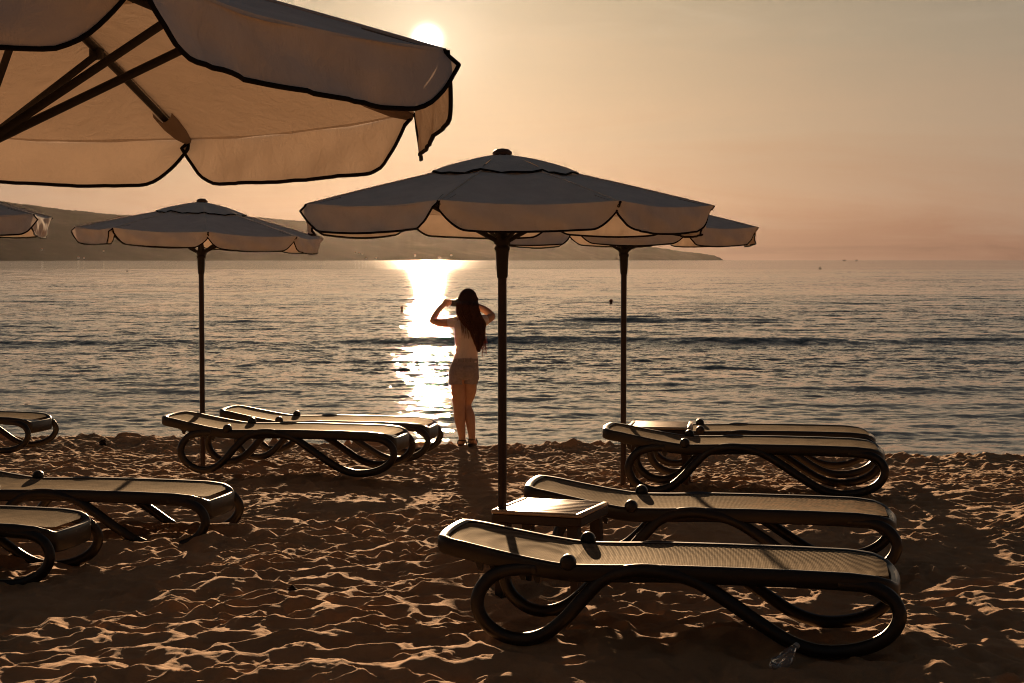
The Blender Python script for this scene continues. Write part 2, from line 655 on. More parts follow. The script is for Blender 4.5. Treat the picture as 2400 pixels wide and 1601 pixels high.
def bowls(x, y, cell, a, seed, bj=0.0, jit=0.48):
    """churned sand: overlapping bowls that meet in sharp crests"""
    r = np.random.default_rng(seed)
    N = 256
    jx = r.uniform(-jit, jit, (N, N)); jy = r.uniform(-jit, jit, (N, N))
    k = r.uniform(0.65, 1.5, (N, N)); b = r.uniform(0, bj, (N, N))
    th = r.uniform(0, PI, (N, N)); el = r.uniform(0.55, 1.0, (N, N))
    gx, gy = x / cell, y / cell
    ix, iy = np.floor(gx).astype(int), np.floor(gy).astype(int)
    acc_ = np.zeros(x.shape)
    for dx in (-1, 0, 1):
        for dy in (-1, 0, 1):
            cx, cy = ix + dx, iy + dy
            m = (cx % N, cy % N)
            px = gx - (cx + 0.5 + jx[m]); py = gy - (cy + 0.5 + jy[m])
            ct, st = np.cos(th[m]), np.sin(th[m])
            u = px * ct + py * st; v = (-px * st + py * ct) / el[m]
            acc_ += np.exp(-22.0 * ((u * u + v * v) * k[m] + b[m]))
    return np.clip(-np.log(acc_ + 1e-12) / 22.0, -0.1, 1.2) * a


def vnoise(x, y, scale, seed):
    r = np.random.default_rng(seed)
    N = 256
    g = r.uniform(-1, 1, (N, N))
    gx, gy = x / scale, y / scale
    ix, iy = np.floor(gx).astype(int), np.floor(gy).astype(int)
    fx, fy = gx - ix, gy - iy
    fx = fx * fx * (3 - 2 * fx); fy = fy * fy * (3 - 2 * fy)
    a = g[ix % N, iy % N]; b = g[(ix + 1) % N, iy % N]; c = g[ix % N, (iy + 1) % N]; d = g[(ix + 1) % N, (iy + 1) % N]
    return (a * (1 - fx) + b * fx) * (1 - fy) + (c * (1 - fx) + d * fx) * fy


xs = np.concatenate([-6.9 - np.geomspace(0.03, 60, 60)[::-1], np.arange(-6.9, 6.3, 0.0135), 6.3 + np.geomspace(0.03, 60, 60)])
ys_ = np.concatenate([5.6 - np.geomspace(0.03, 25, 40)[::-1], np.arange(5.6, 10.0, 0.0125), np.arange(10.0, 18.9, 0.0165), 18.9 + np.geomspace(0.03, 8, 30)])
X, Y = np.meshgrid(xs, ys_, indexing='ij')
wx = X + 0.07 * vnoise(X, Y, 0.23, 11) + 0.010 * vnoise(X, Y, 0.07, 12)
wy = Y + 0.07 * vnoise(X, Y, 0.23, 13) + 0.010 * vnoise(X, Y, 0.07, 14)
amp = 0.78 + 0.55 * vnoise(X, Y, 0.8, 21)
big = bowls(wx, wy, 0.165, 0.088, 31, 0.14)
msk = sstep(vnoise(X, Y, 1.4, 27), 0.0, 0.5)
big = big * (1 - 0.6 * msk) + msk * bowls(wx + 9, wy + 5, 0.26, 0.100, 34, 0.10)
mid = bowls(wx + 4, wy - 2, 0.092, 0.030, 32, 0.15)
small = bowls(wx - 3, wy + 7, 0.055, 0.0055, 33, 0.1)
rel = np.minimum(big, 0.042 + 0.35 * (big - 0.042)) * amp + mid * (0.6 + 0.5 * vnoise(X, Y, 0.5, 22)) + small
rel += 0.028 * vnoise(X, Y, 0.9, 23) + 0.012 * vnoise(X, Y, 0.33, 24) + 0.0030 * vnoise(X, Y, 0.045, 25) + 0.0016 * vnoise(X, Y, 0.02, 26)
rel -= 0.038
SH = shore(X)
wet = sstep(Y, SH - 0.15, SH + 0.9)
clods = np.maximum(0, vnoise(X, Y, 0.09, 41) * vnoise(X, Y, 0.31, 42)) * 0.10 * sstep(Y, SH - 1.6, SH - 0.2) * (1 - sstep(Y, SH + 0.2, SH + 0.8))
Z = base_z(X, Y) + rel * (1 - 0.85 * wet) + clods
sand = grid_mesh('sand_beach', np.stack([X, Y, Z], -1), M['sand'])
tag(sand, kind='structure')
del X, Y, Z, rel, big, mid, small, wx, wy, amp, wet, clods, SH


def gz(x, y):
    return float(base_z(x, y))


# ------------------------------------------------------------------ the sea
WATER_Z = -0.46
rows = np.concatenate([np.arange(16.0, 30, 0.045), 30 * np.exp(np.arange(0, math.log(400 / 30.0), 0.0024)), np.geomspace(405, 11500, 120)])
colu = np.concatenate([np.linspace(-14, -0.42, 60)[:-1], np.linspace(-0.42, 0.40, 760), np.linspace(0.40, 14, 60)[1:]])
A, Bc = np.meshgrid(rows, colu, indexing='ij')
WX, WY = A * Bc, A.copy()
WZ = np.zeros_like(WX)
dspace = np.gradient(rows)[:, None]
rw = np.random.default_rng(5)
for i in range(70):
    lam = 0.16 * (1.052 ** i) * rw.uniform(0.9, 1.1)         # 0.16 .. 5.6 m
    th = rw.normal(0, 0.75) if lam < 1.0 else rw.normal(-0.05, 0.16)
    k = 2 * PI / lam
    ampw = 0.0210 / k if lam < 1.2 else 0.0100 / k
    ph = k * (WX * math.sin(th) - WY * math.cos(th)) + rw.uniform(0, 2 * PI)
    fade = sstep(lam / dspace, 2.5, 5.0)
    s_ = np.sin(ph)
    WZ += ampw * fade * (s_ + 0.25 * np.cos(2 * ph))
env = 0.45 + 0.75 * vnoise(WX * 0.7, WY, 9.0, 51)
WZ *= np.clip(0.55 * env + 0.62, 0.5, 1.35)
# low swells rolling in, cut into separate crests
for (yc, wdt, hgt, sl_, sd) in ((59.0, 0.8, 0.13, 0.10, 61), (43.5, 0.65, 0.13, 0.05, 62), (33.0, 0.7, 0.020, -0.04, 63), (28.5, 0.55, 0.034, 0.03, 64), (24.2, 0.45, 0.024, 0.02, 65), (21.6, 0.35, 0.018, 0.0, 66)):
    c = yc + sl_ * WX * 0.4 + 0.9 * vnoise(WX, WX * 0, 7.0, sd)
    e = np.clip(0.55 + 0.9 * vnoise(WX, WX * 0 + 3, 6.0, sd + 20) + (0.45 * sstep(WX, -2, 8) if yc > 40 else 0), 0, 1.3)
    WZ += hgt * e * np.exp(-((WY - c) / wdt) ** 2)
WZ *= 0.35 + 0.65 * sstep(WY, shore(WX) + 0.8, shore(WX) + 5.0)
sea = grid_mesh('sea_water', np.stack([WX, WY, WZ + WATER_Z], -1), M['water'])
tag(sea, kind='structure')
del WX, WY, WZ, A, Bc


def seapt(px, py, z=WATER_Z):
    d = (CAM_Z - z) * FPX / (py - 609.0)
    return Vector(((px - 1200) / FPX * d, d, z))


# ------------------------------------------------------------------ far shore
prof = [(-900, 250), (-500, 205), (-200, 168), (0, 139), (60, 131), (130, 122), (200, 114), (290, 106), (380, 104), (470, 103), (560, 104), (640, 98), (710, 92), (800, 88),
        (900, 86), (1000, 82), (1100, 76), (1200, 68), (1300, 58), (1400, 47), (1500, 35), (1580, 24), (1640, 16.5), (1675, 11), (1688, 6), (1694, 0.5), (1720, -2)]
px_ = np.array([p[0] for p in prof], float); hh_ = np.array([p[1] for p in prof], float)
U = np.linspace(-900, 1712, 620)
dist = 5200 + (U + 900) / 2600 * 4300
H = np.interp(U, px_, hh_)
rh = np.random.default_rng(9)
H = H + np.where(H > 8, 1.0, 0.1) * (0.5 * vnoise(U, U * 0, 9, 71) + 0.9 * vnoise(U, U * 0, 40, 72) + 0.4 * rh.uniform(-1, 1, len(U)))
V = np.linspace(0, 1, 26)
PP = np.zeros((len(U), len(V), 3))
for j, v in enumerate(V):
    hgt = H * dist / FPX
    # ridge stands behind the coast; slopes folded by gullies
    dd = dist - 900 * (1 - v) * np.clip(H / 60.0, 0.1, 1)
    fold = 1 + 0.22 * vnoise(U * (1 + 0.0 * v), U * 0 + v * 2.2, 55, 73) * math.sin(PI * v)
    zz = np.where(v == 1, hgt, hgt * (dd / dist) * (v ** 0.85) * fold)
    PP[:, j, 0] = (U - 1200) / FPX * dd
    PP[:, j, 1] = dd
    PP[:, j, 2] = zz - 3 * (v == 0)
back = PP[:, -1:, :].copy(); back[:, :, 1] += 700; back[:, :, 0] *= 1.08; back[:, :, 2] = -5
hills = grid_mesh('hills', np.concatenate([PP, back], 1), M['hill'])
tag(hills, kind='structure')

hz = [(100, 585, 9, 'white house alone highest on the far left hillside'), (185, 604, 8, 'low white house by the water at the foot of the left hill'),
      (198, 604.5, 6, 'tiny pale house beside the low white shore house'), (244, 588, 6, 'dim pale house on the hill just under the left umbrella'),
      (833, 592, 8, 'leftmost pale house of the row on the middle hillside'), (842, 594, 7, 'second pale house in the row on the middle hillside'),
      (850, 595, 7, 'rightmost pale house of the row on the middle hillside'), (858, 606, 8, 'bright house at the shoreline below the row of pale houses'),
      (882, 605.5, 9, 'long low house on the shore right of the bright house'), (973, 599, 9, 'small house on the slope left of the sun glow'),
      (1030, 604, 9, 'pale house near the water under the sun glow'), (1058, 598.5, 9, 'pale house on the slope behind the umbrella arms')]
for (hx, hy, sz, lab) in hz:
    dist_h = 5200 + (hx + 900) / 2600 * 4300
    Hh = float(np.interp(hx, px_, hh_))
    frac = max(0.02, (609 - hy) / Hh) ** (1 / 0.85)
    dd = dist_h - 900 * (1 - frac) * min(1, max(0.1, Hh / 60.0)) - 25
    pz = (609 - hy) / FPX * dd + 0.5
    hs = empty('house', ((hx - 1200) / FPX * dd, dd, pz), (0, 0, R(random.uniform(-20, 20))))
    tag(hs, lab, 'house', 'houses on the far shore')
    sz = sz * 0.62
    wl, wd_, wh = sz * 1.1, sz, sz * 0.75
    mb = MB(); mb.box((0, 0, wh / 2 - 0.75), (wl, wd_, wh + 1.5)); mb.build('wall', M['white'], hs, smooth=False)
    mb = MB()
    mb.add([(-wl / 2 - .4, -wd_ / 2 - .4, wh), (wl / 2 + .4, -wd_ / 2 - .4, wh), (wl / 2 + .4, wd_ / 2 + .4, wh), (-wl / 2 - .4, wd_ / 2 + .4, wh), (-wl / 2, 0, wh + 2.2), (wl / 2, 0, wh + 2.2)],
           [(0, 1, 5, 4), (2, 3, 4, 5), (1, 2, 5), (3, 0, 4), (3, 2, 1, 0)])
    mb.build('roof', M['roof'], hs, smooth=False)

for (bx, by, s, lab) in ((1978, 608.6, 7.0, 'darker of two tiny boats on the horizon at right'), (2006, 608.4, 5.5, 'fainter and smaller of two tiny boats on the horizon at right')):
    dd = 4200.0
    b = empty('boat', ((bx - 1200) / FPX * dd, dd, WATER_Z), (0, 0, R(12)))
    tag(b, lab, 'boat', 'boats on the horizon')
    mb = MB()
    secs = []
    for t in np.linspace(-1, 1, 9):
        wv = 0.28 * s * (1 - max(0, t) ** 2.2) * (0.85 if t < -0.9 else 1)
        sh = 0.14 * s * (1 + 0.5 * max(0, t) ** 2)
        secs.append([(t * s * 0.75, -max(wv, .02), sh), (t * s * 0.75, -max(wv, .02) * 0.6, -0.3), (t * s * 0.75, max(wv, .02) * 0.6, -0.3), (t * s * 0.75, max(wv, .02), sh)])
    mb.grid(secs, closed_v=True)
    mb.build('hull', M['camera'], b, smooth=False)
    mb = MB(); mb.box((-0.1 * s, 0, 0.14 * s + 0.7), (0.45 * s, 0.32 * s, 1.4), bev=0.12); mb.build('cabin', M['camera'], b, smooth=False)

for (bx, by, r_, lab) in ((299, 636, 0.22, 'small dark buoy floating between the left umbrella pole and the frame edge'), (753, 624, 0.32, 'tiny dark buoy far out between left pole and sun glitter'), (1921, 629, 0.26, 'small dark buoy far out at right near the horizon')):
    p = seapt(bx, by)
    b = empty('buoy', p)
    tag(b, lab, 'buoy', 'buoys far out on the sea')
    mb = MB(); mb.lathe([(0.001, -r_ * .6), (r_ * .8, -r_ * .45), (r_, 0), (r_ * .85, r_ * .5), (r_ * .35, r_ * .85), (r_ * .3, r_ * 1.1), (0.001, r_ * 1.15)], 14)
    mb.build('float', M['buoy'], b)
    mb = MB(); mb.tube([(0, 0, r_ * 1.1), (0, 0, r_ * 1.9)], r_ * 0.12); mb.ball((0, 0, r_ * 1.95), r_ * .22, 8); mb.build('topmark', M['buoy'], b)


# ------------------------------------------------------------------ umbrellas
RU = 1.08


def make_umbrella(rim_center, base, yaw, label, group, rise=0.28, seed=0, RU=RU, tilt=(0, 0), VH=0.115, swing=None, sharp_end=None):
    rnd = np.random.default_rng(seed)
    rot = Matrix.Rotation(tilt[1], 3, 'Y')
    rot = Matrix.Rotation(tilt[0], 3, 'X') @ rot
    hr = rim_center[2] - base
    root = empty('beach_umbrella', (rim_center[0], rim_center[1], base))
    tag(root, label, 'umbrella', group)
    ang = [yaw + k * PI / 4 for k in range(8)]
    rv = 0.34 * RU
    prof = lambda q: rise * (1 - q ** 1.12)           # height over rim at q = r/R

    def top(q, k, t, lift=0.0):
        """point on panel k, q radial 0..1, t across 0..1"""
        a0, a1 = ang[k], ang[(k + 1) % 8]
        p0 = np.array([math.cos(a0), math.sin(a0)]); p1 = np.array([math.cos(a1), math.sin(a1)])
        pull = 1 - 0.022 * math.sin(PI * t) * q
        p = (p0 * (1 - t) + p1 * t) * RU * q * pull
        z = prof(q) - 0.030 * math.sin(PI * t) * q * (1.0 - 0.35 * q) + lift
        return np.array([p[0], p[1], z + hr])

    # main canopy, one sheet of eight sewn panels
    mb = MB()
    nq, nt = 14, 12
    qs = np.linspace(0.22, 1.0, nq)
    for k in range(8):
        sd = rnd.uniform(0, 9, 4)
        P = np.zeros((nt + 1, nq, 3))
        for i in range(nt + 1):
            for j, q in enumerate(qs):
                t = i / nt
                P[i, j] = top(q, k, t)
                m = math.sin(PI * t)
                P[i, j, 2] += 0.0035 * m * math.sin(9 * t + sd[0]) * math.sin(5 * q + sd[1]) + 0.002 * m * math.sin(23 * t + 11 * q + sd[2])
        mb.grid(P)
    can = mb.build('canopy', M['canvas'], root, sharp=50)
    # sewn ridge seams over the ribs
    mb = MB()
    for k in range(8):
        pts = [top(q, k, 0, 0.003) for q in np.linspace(0.30, 1.0, 9)]
        mb.tube(pts, 0.0035, 6)
    mb.build('seam', M['canvas'], can)
    # hanging flaps with bound edges
    for k in range(8):
        mb = MB()
        a0, a1 = ang[k], ang[(k + 1) % 8]
        am = (a0 + a1) / 2
        out = np.array([math.cos(am), math.sin(am), 0])
        tan = np.array([-math.sin(am), math.cos(am), 0])
        sw = rnd.uniform(-0.22, 0.03)
        if swing and k in swing:
            sw = swing[k]
        sd = rnd.uniform(0, 9, 6)
        vh = VH * rnd.uniform(0.96, 1.04)
        ni, nj = 46, 8

        def low(t):
            e = min(t, 1 - t)
            x_ = min(1.0, e / 0.155)
            if k == sharp_end:
                x_ = min(1.0, e / 0.075)
            return 0.024 + (vh - 0.024) * (1 - (1 - x_) ** 1.9) + 0.004 * math.sin(5 * t + sd[0])

        def fl(t, s):
            p = top(1.0, k, t)
            d = low(t) * s
            m = min(1.0, 7 * min(t, 1 - t))
            fold = 0.0065 * m * math.sin(7 * t + 8.0 * s * (t - 0.5) + sd[4]) * s + 0.004 * m * math.sin(15 * t - 6 * s + sd[5])
            bul = fold + 0.010 * math.sin(PI * t) * math.sin(PI * min(1, d / vh))
            pleat = (0.0050 * math.sin(31 * t + sd[1] + 3 * s) + 0.0036 * math.sin(57 * t + sd[2]) + 0.0022 * math.sin(97 * t + sd[3] - 4 * s)) * m * s * (0.3 if k == sharp_end else 1)
            curl = -0.035 * (0 if k == sharp_end else 1) * max(0, 1 - min(t, 1 - t) / 0.16) * s
            o_ = bul + pleat + d * sw + curl
            return p + out * (o_ + 0.004) + np.array([0, 0, -d + 0.007 * max(0, 1 - 8 * s)])
        tt = np.linspace(0.004, 0.996, ni + 1)
        # more samples by the corners
        tt = 0.5 - 0.5 * np.cos(PI * tt) * (0.35 + 0.65 * np.abs(np.cos(PI * tt)) ** 0.0)
        tt = np.clip(tt, 0.003, 0.997)
        P = np.array([[fl(t, s) for s in np.linspace(0, 1, nj)] for t in tt])
        mb.grid(P, 0)
        edge = [P[0, 1] * 0.3 + P[0, 0] * 0.7] + [P[0, j] for j in range(2, nj)] + [P[i, -1] for i in range(1, len(tt) - 1)] + [P[-1, j] for j in range(nj - 1, 1, -1)] + [P[-1, 1] * 0.3 + P[-1, 0] * 0.7]
        mb.tube(edge, 0.0050, 6, 1)
        mb.build('valance_flap', [M['canvas'], M['tape']], can)
    # raised vent cap
    mb = MB()
    P8 = []
    nq2 = 7
    for k in range(8):
        P = np.zeros((7, nq2, 3))
        for i in range(7):
            for j in range(nq2):
                t = i / 6; q = 0.035 + (0.365 - 0.035) * j / (nq2 - 1)
                p = top(q, k, t)
                s = q / 0.365
                p[2] = hr + prof(0.365) + 0.013 + (rise - prof(0.365) + 0.014) * (1 - s ** 1.5) - 0.012 * math.sin(PI * t) * s + 0.004 * math.sin(13 * t + 7 * s + k * 2.1) * s
                P[i, j] = p
        mb.grid(P, 0)
        P8 += [P[i, -1] for i in range(6)]
    mb.tube([p + np.array([0, 0, -0.003]) for p in P8], 0.0055, 6, 1, closed=True)
    mb.build('vent_cap', [M['canvas'], M['tape']], root, sharp=50)
    zt = hr + rise + 0.027
    mb = MB(); mb.lathe([(0.001, 0.030), (0.030, 0.026), (0.046, 0.014), (0.050, 0.004), (0.044, -0.004), (0.030, -0.02), (0.001, -0.02)], 18)
    mb.build('finial', M['cap'], root, loc=(0, 0, zt))
    # pole with thicker lower tube and collar
    mb = MB()
    mb.lathe([(0.0215, -0.25), (0.0215, hr - 0.33), (0.0215, hr + rise - 0.02)], 16)
    mb.build('pole', M['pole'], root)
    mb = MB()
    mb.lathe([(0.023, hr - 0.345), (0.027, hr - 0.34), (0.031, hr - 0.25), (0.033, hr - 0.21), (0.039, hr - 0.205), (0.039, hr - 0.190), (0.031, hr - 0.186), (0.031, hr - 0.180), (0.040, hr - 0.176), (0.040, hr - 0.150), (0.030, hr - 0.14), (0.023, hr - 0.10)], 18)
    mb.build('runner', M['arm'], root)
    mb = MB(); mb.lathe([(0.022, hr + rise - 0.09), (0.040, hr + rise - 0.085), (0.042, hr + rise - 0.05), (0.022, hr + rise - 0.04)], 16)
    mb.build('hub', M['arm'], root)
    for k in range(8):
        a = ang[k]
        ca, sa = math.cos(a), math.sin(a)
        mb = MB()
        pts = [(ca * RU * q, sa * RU * q, hr + prof(q) - 0.016) for q in (0.035, 0.3, 0.6, 0.85, 0.975)]
        mb.tube(pts, [0.011, 0.011, 0.010, 0.009, 0.008], 8)
        rib = mb.build('rib', M['arm'], root)
        mb = MB()
        q = 0.90
        w_ = 0.022
        pa = np.array([ca, sa, 0]); pb = np.array([-sa, ca, 0])
        rws = []
        for qq, ww, dz in ((0.84, 0.030, 0.030), (0.88, 0.030, 0.034), (0.94, 0.022, 0.030), (0.995, 0.008, 0.016)):
            c = pa * RU * qq + np.array([0, 0, hr + prof(qq)])
            rws.append([c + pb * ww * math.cos(x_) + np.array([0, 0, -0.004 - dz * math.sin(x_)]) for x_ in np.linspace(0, PI, 7)])
        mb.grid(rws)
        mb.build('pocket', M['pocket'], rib)
        mb = MB()
        q = 0.50
        mb.tube([(ca * 0.033, sa * 0.033, hr - 0.160), (ca * RU * q, sa * RU * q, hr + prof(q) - 0.030)], 0.0105, 8, flat=0.8)
        mb.box((ca * RU * q, sa * RU * q, hr + prof(q) - 0.026), (0.03, 0.03, 0.03), bev=0.004, rot=Matrix.Rotation(a, 3, 'Z'))
        mb.build('strut', M['arm'], root)
    # the head leans a little on its upright pole
    tm = Matrix.Translation((0, 0, hr)) @ rot.to_4x4() @ Matrix.Translation((0, 0, -hr))
    for ch in root.children:
        if not ch.name.startswith(('pole', 'runner')):
            ch.matrix_local = tm @ Matrix.Translation(ch.location)
    return root


GU = 'cream beach umbrellas with dark piping'
make_umbrella((-1.203, 3.849, 2.074), 0.0, -0.256, 'close cream umbrella overhead at the upper left, its underside and arms in view', GU, rise=0.314, seed=1, RU=1.102, tilt=(-0.072, 0.011), VH=0.128, swing={0: 0.12, 7: -0.22, 1: -0.05, 2: -0.05}, sharp_end=0)
make_umbrella((-0.048, 8.45, 1.905), gz(-0.05, 8.45), -PI / 2 - R(15), 'fully visible cream umbrella at centre whose pole goes through the near side table', GU, rise=0.238, seed=2, RU=1.05)
make_umbrella((-2.62, 14.4, 1.875), gz(-2.6, 14.4), -PI / 2 - R(31.6), 'leaning cream umbrella at left whose pole stands behind two empty loungers', GU, rise=0.236, seed=3, RU=1.03, tilt=(0, 0.045))
make_umbrella((0.845, 12.9, 1.885), gz(0.845, 12.9), -PI / 2 - R(22.5), 'cream umbrella at right half hidden behind the central umbrella', GU, rise=0.238, seed=4, RU=1.035, tilt=(0, 0.0))
make_umbrella((-4.06, 11.1, 1.935), gz(-4.06, 11.1), -PI / 2 + R(75), 'cream umbrella cut off by the left edge with only its right corner in view', GU, rise=0.27, seed=5, RU=1.075)


# ------------------------------------------------------------------ sun loungers
LL = 1.95


FLAT = False


def rail_z(x):
    if FLAT:
        x = max(x, 0.62)
    return float(np.interp(x, [0, 0.12, 0.25, 0.4, 0.52, 0.60, 0.75, 0.95, 1.2, 1.5, 1.75, 1.86, 1.92, 1.95],
                           [0.440, 0.422, 0.396, 0.368, 0.350, 0.343, 0.345, 0.352, 0.352, 0.350, 0.345, 0.334, 0.315, 0.295]))


def half_w(x, inset=0.0):
    W = 0.315 - inset
    x0, x1 = 0.0 + inset, LL - inset
    x = min(max(x, x0), x1)
    w_ = W * (0.88 + 0.12 * min(1, (x - x0) / 0.5)) if x < 0.5 else W
    rh_, rf = 0.10, 0.20
    if x - x0 < rh_:
        u = 1 - (x - x0) / rh_
        w_ -= 0.075 * (1 - math.sqrt(max(0, 1 - u ** 2.4)))
    if x1 - x < rf:
        u = 1 - (x1 - x) / rf
        w_ -= 0.12 * (1 - math.sqrt(max(0, 1 - u ** 2.4)))
    return w_


def make_lounger():
    root = empty('sun_lounger', (0, 0, 0))
    OX = -LL / 2
    # outline ring
    n = 90
    xsd = [LL * (0.5 - 0.5 * math.cos(PI * i / n)) for i in range(n + 1)]
    near = [(x, -half_w(x)) for x in xsd]
    far = [(x, half_w(x)) for x in reversed(xsd)]
    endf = [(LL + 0.012 * (1 - (k / 5.0) ** 2), k / 5.0 * half_w(LL)) for k in range(-4, 5)]
    endh = [(-0.014 * (1 - (k / 5.0) ** 2), -k / 5.0 * half_w(0)) for k in range(-4, 5)]
    loop = near + endf + far + endh
    k = len(loop)
    mb = MB()
    rowsr = []
    for i, (x, y) in enumerate(loop):
        a = np.array(loop[(i - 2) % k]); b = np.array(loop[(i + 2) % k])
        t = (b - a) / np.linalg.norm(b - a)
        nx, ny = t[1], -t[0]                      # outward
        z = rail_z(min(max(x, 0), LL))
        hgt = 0.066 + 0.040 * float(sstep(x, 1.80, LL)) 
        wi = 0.046
        sec = [(-wi, 0.002), (-wi * 0.7, 0.006), (-0.012, 0.007), (-0.004, 0.002), (0.0, -0.008), (0.0, -hgt + 0.01), (-0.008, -hgt), (-0.026, -hgt), (-0.03, -hgt + 0.012), (-0.03, -0.012), (-wi, -0.010)]
        rowsr.append([(x + nx * so + OX, y + ny * so, z + dz) for so, dz in sec])
    mb.grid(rowsr, closed_u=True, closed_v=True)
    fr = mb.build('frame', M['plastic'], root)
    # cross bars under the mesh
    mb = MB()
    for x in (0.62, 1.02, 1.42):
        mb.box((x + OX, 0, rail_z(x) - 0.045), (0.05, 0.57, 0.022), bev=0.005)
    mb.build('crossbar', M['plastic'], root)

    # woven mesh in two lengths
    def sheet(x0, x1, name):
        mbs = MB()
        nx_, ny_ = int((x1 - x0) / 0.022), 22
        P = np.zeros((nx_ + 1, ny_ + 1, 3))
        for i in range(nx_ + 1):
            x = x0 + (x1 - x0) * i / nx_
            hw = half_w(x, 0.040)
            for j in range(ny_ + 1):
                v = -1 + 2 * j / ny_
                z = rail_z(x) + 0.001
                sag = 0.0075 * (1 - v * v) * min(1, (x - x0) / 0.08 + 0.15) * min(1, (x1 - x) / 0.08 + 0.15)
                P[i, j] = (x + OX, v * hw, z - sag + 0.0008 * math.sin(11 * x + 2 * v) * (1 - v * v))
        mbs.grid(P)
        return mbs.build(name, M['mesh'], root)
    sheet(0.040, 0.592, 'backrest_mesh')
    sheet(0.5925, LL - 0.040, 'seat_mesh')
    # hinge bar
    mb = MB(); mb.tube([(0.592 + OX, -0.285, rail_z(.59) - 0.035), (0.592 + OX, 0.285, rail_z(.59) - 0.035)], 0.010, 8)
    mb.build('hinge_bar', M['plastic'], root)
    for s in (-1, 1):
        mb = MB()
        mb.lathe([(0.001, -0.030), (0.018, -0.030), (0.030, -0.024), (0.0345, -0.010), (0.0345, 0.010), (0.030, 0.024), (0.018, 0.030), (0.001, 0.030)], 20, mat=Matrix.Rotation(PI / 2, 3, 'X'))
        mb.build('hinge_knob', M['plastic'], root, loc=(0.585 + OX, s * 0.303, rail_z(.585) + 0.014))
        path = [(1.70, 0.305), (1.82, 0.298), (1.90, 0.268), (1.943, 0.215), (1.945, 0.160), (1.905, 0.098), (1.83, 0.052), (1.73, 0.026), (1.62, 0.024), (1.51, 0.058), (1.39, 0.130),
                (1.26, 0.215), (1.13, 0.290), (1.02, 0.322), (0.92, 0.334), (0.82, 0.324), (0.73, 0.288), (0.65, 0.208), (0.57, 0.118), (0.49, 0.052),
                (0.40, 0.022), (0.31, 0.034), (0.235, 0.085), (0.198, 0.155), (0.205, 0.222), (0.255, 0.285), (0.34, 0.318), (0.45, 0.326)]
        yy = lambda x, z: s * (0.292 + 0.022 * math.sin(min(1, max(0, z / 0.3)) * PI) + (0.012 if 0.8 < x < 1.05 else 0))
        pts = catmull([(x + OX, yy(x, z), z) for x, z in path], 4)
        mb = MB(); mb.tube(pts, 0.0295, 12, flat=0.85)
        mb.build('leg', M['plastic'], root)
        # notched rack that sets the backrest
        mb = MB()
        ysd = s * 0.235
        mb.box((0.33 + OX, ysd, rail_z(.33) - 0.062), (0.36, 0.022, 0.024), bev=0.004, rot=Matrix.Rotation(R(10), 3, 'Y'))
        for q in range(5):
            x = 0.19 + q * 0.062
            mb.add([(x - 0.018 + OX, ysd - 0.011, rail_z(x) - 0.070), (x + 0.020 + OX, ysd - 0.011, rail_z(x) - 0.072), (x + 0.014 + OX, ysd - 0.011, rail_z(x) - 0.108), (x - 0.002 + OX, ysd - 0.011, rail_z(x) - 0.106),
                    (x - 0.018 + OX, ysd + 0.011, rail_z(x) - 0.070), (x + 0.020 + OX, ysd + 0.011, rail_z(x) - 0.072), (x + 0.014 + OX, ysd + 0.011, rail_z(x) - 0.108), (x - 0.002 + OX, ysd + 0.011, rail_z(x) - 0.106)],
                   [(0, 1, 2, 3), (7, 6, 5, 4), (0, 4, 5, 1), (1, 5, 6, 2), (2, 6, 7, 3), (3, 7, 4, 0)])
        mb.build('rack', M['plastic'], root, smooth=False)
    return root


def copy_tree(o, parent=None):
    c = o.copy(); COL.objects.link(c); c.parent = parent
    for ch in o.children:
        copy_tree(ch, c)
    return c


GL = 'brown mesh sun loungers on the sand'
L_SPOTS = [
    (0.675, 7.36, 10.5, 0.02, 'largest sun lounger lying nearest at the lower right'),
    (1.06, 9.14, 9.5, 0.0, 'sun lounger just past the near side table, wet sand stuck on its foot end'),
    (1.634, 12.06, 9.0, 0.02, 'right sun lounger lying in front of the far side table'),
    (1.895, 13.59, 6.0, -0.04, 'sun lounger at right by the sea with its headrest hidden by the far side table'),
    (-1.83, 13.78, 10.0, -0.05, 'left sun lounger in front of the leaning umbrella pole'),
    (-1.67, 15.57, 8.0, -0.15, 'sun lounger beyond the pole, nearest to the glitter and the person taking a photo'),
    (-5.63, 17.08, 10.0, -0.24, 'sun lounger at the water edge with only its foot end in view at far left'),
    (-2.75, 10.68, 10.0, -0.11, 'sun lounger cut by the left edge, its hinge knob still in view'),
    (-3.36, 9.48, 10.0, -0.11, 'nearest left sun lounger with only its rounded foot end in view low down'),
]
proto = make_lounger()
FLAT = True
flat_one = make_lounger()
FLAT = False
for i, (x, y, a, z, lab) in enumerate(L_SPOTS):
    o = proto if i == 0 else (flat_one if i == 3 else copy_tree(proto))
    o.location = (x, y, z)
    o.rotation_euler = (0, 0, -R(a))
    tag(o, lab, 'sun lounger', GL)
    if i == 1:
        for ch in o.children:
            if ch.name.startswith('seat_mesh'):
                ch.data = ch.data.copy()
                ch.data.materials[0] = M['mesh_sandy']


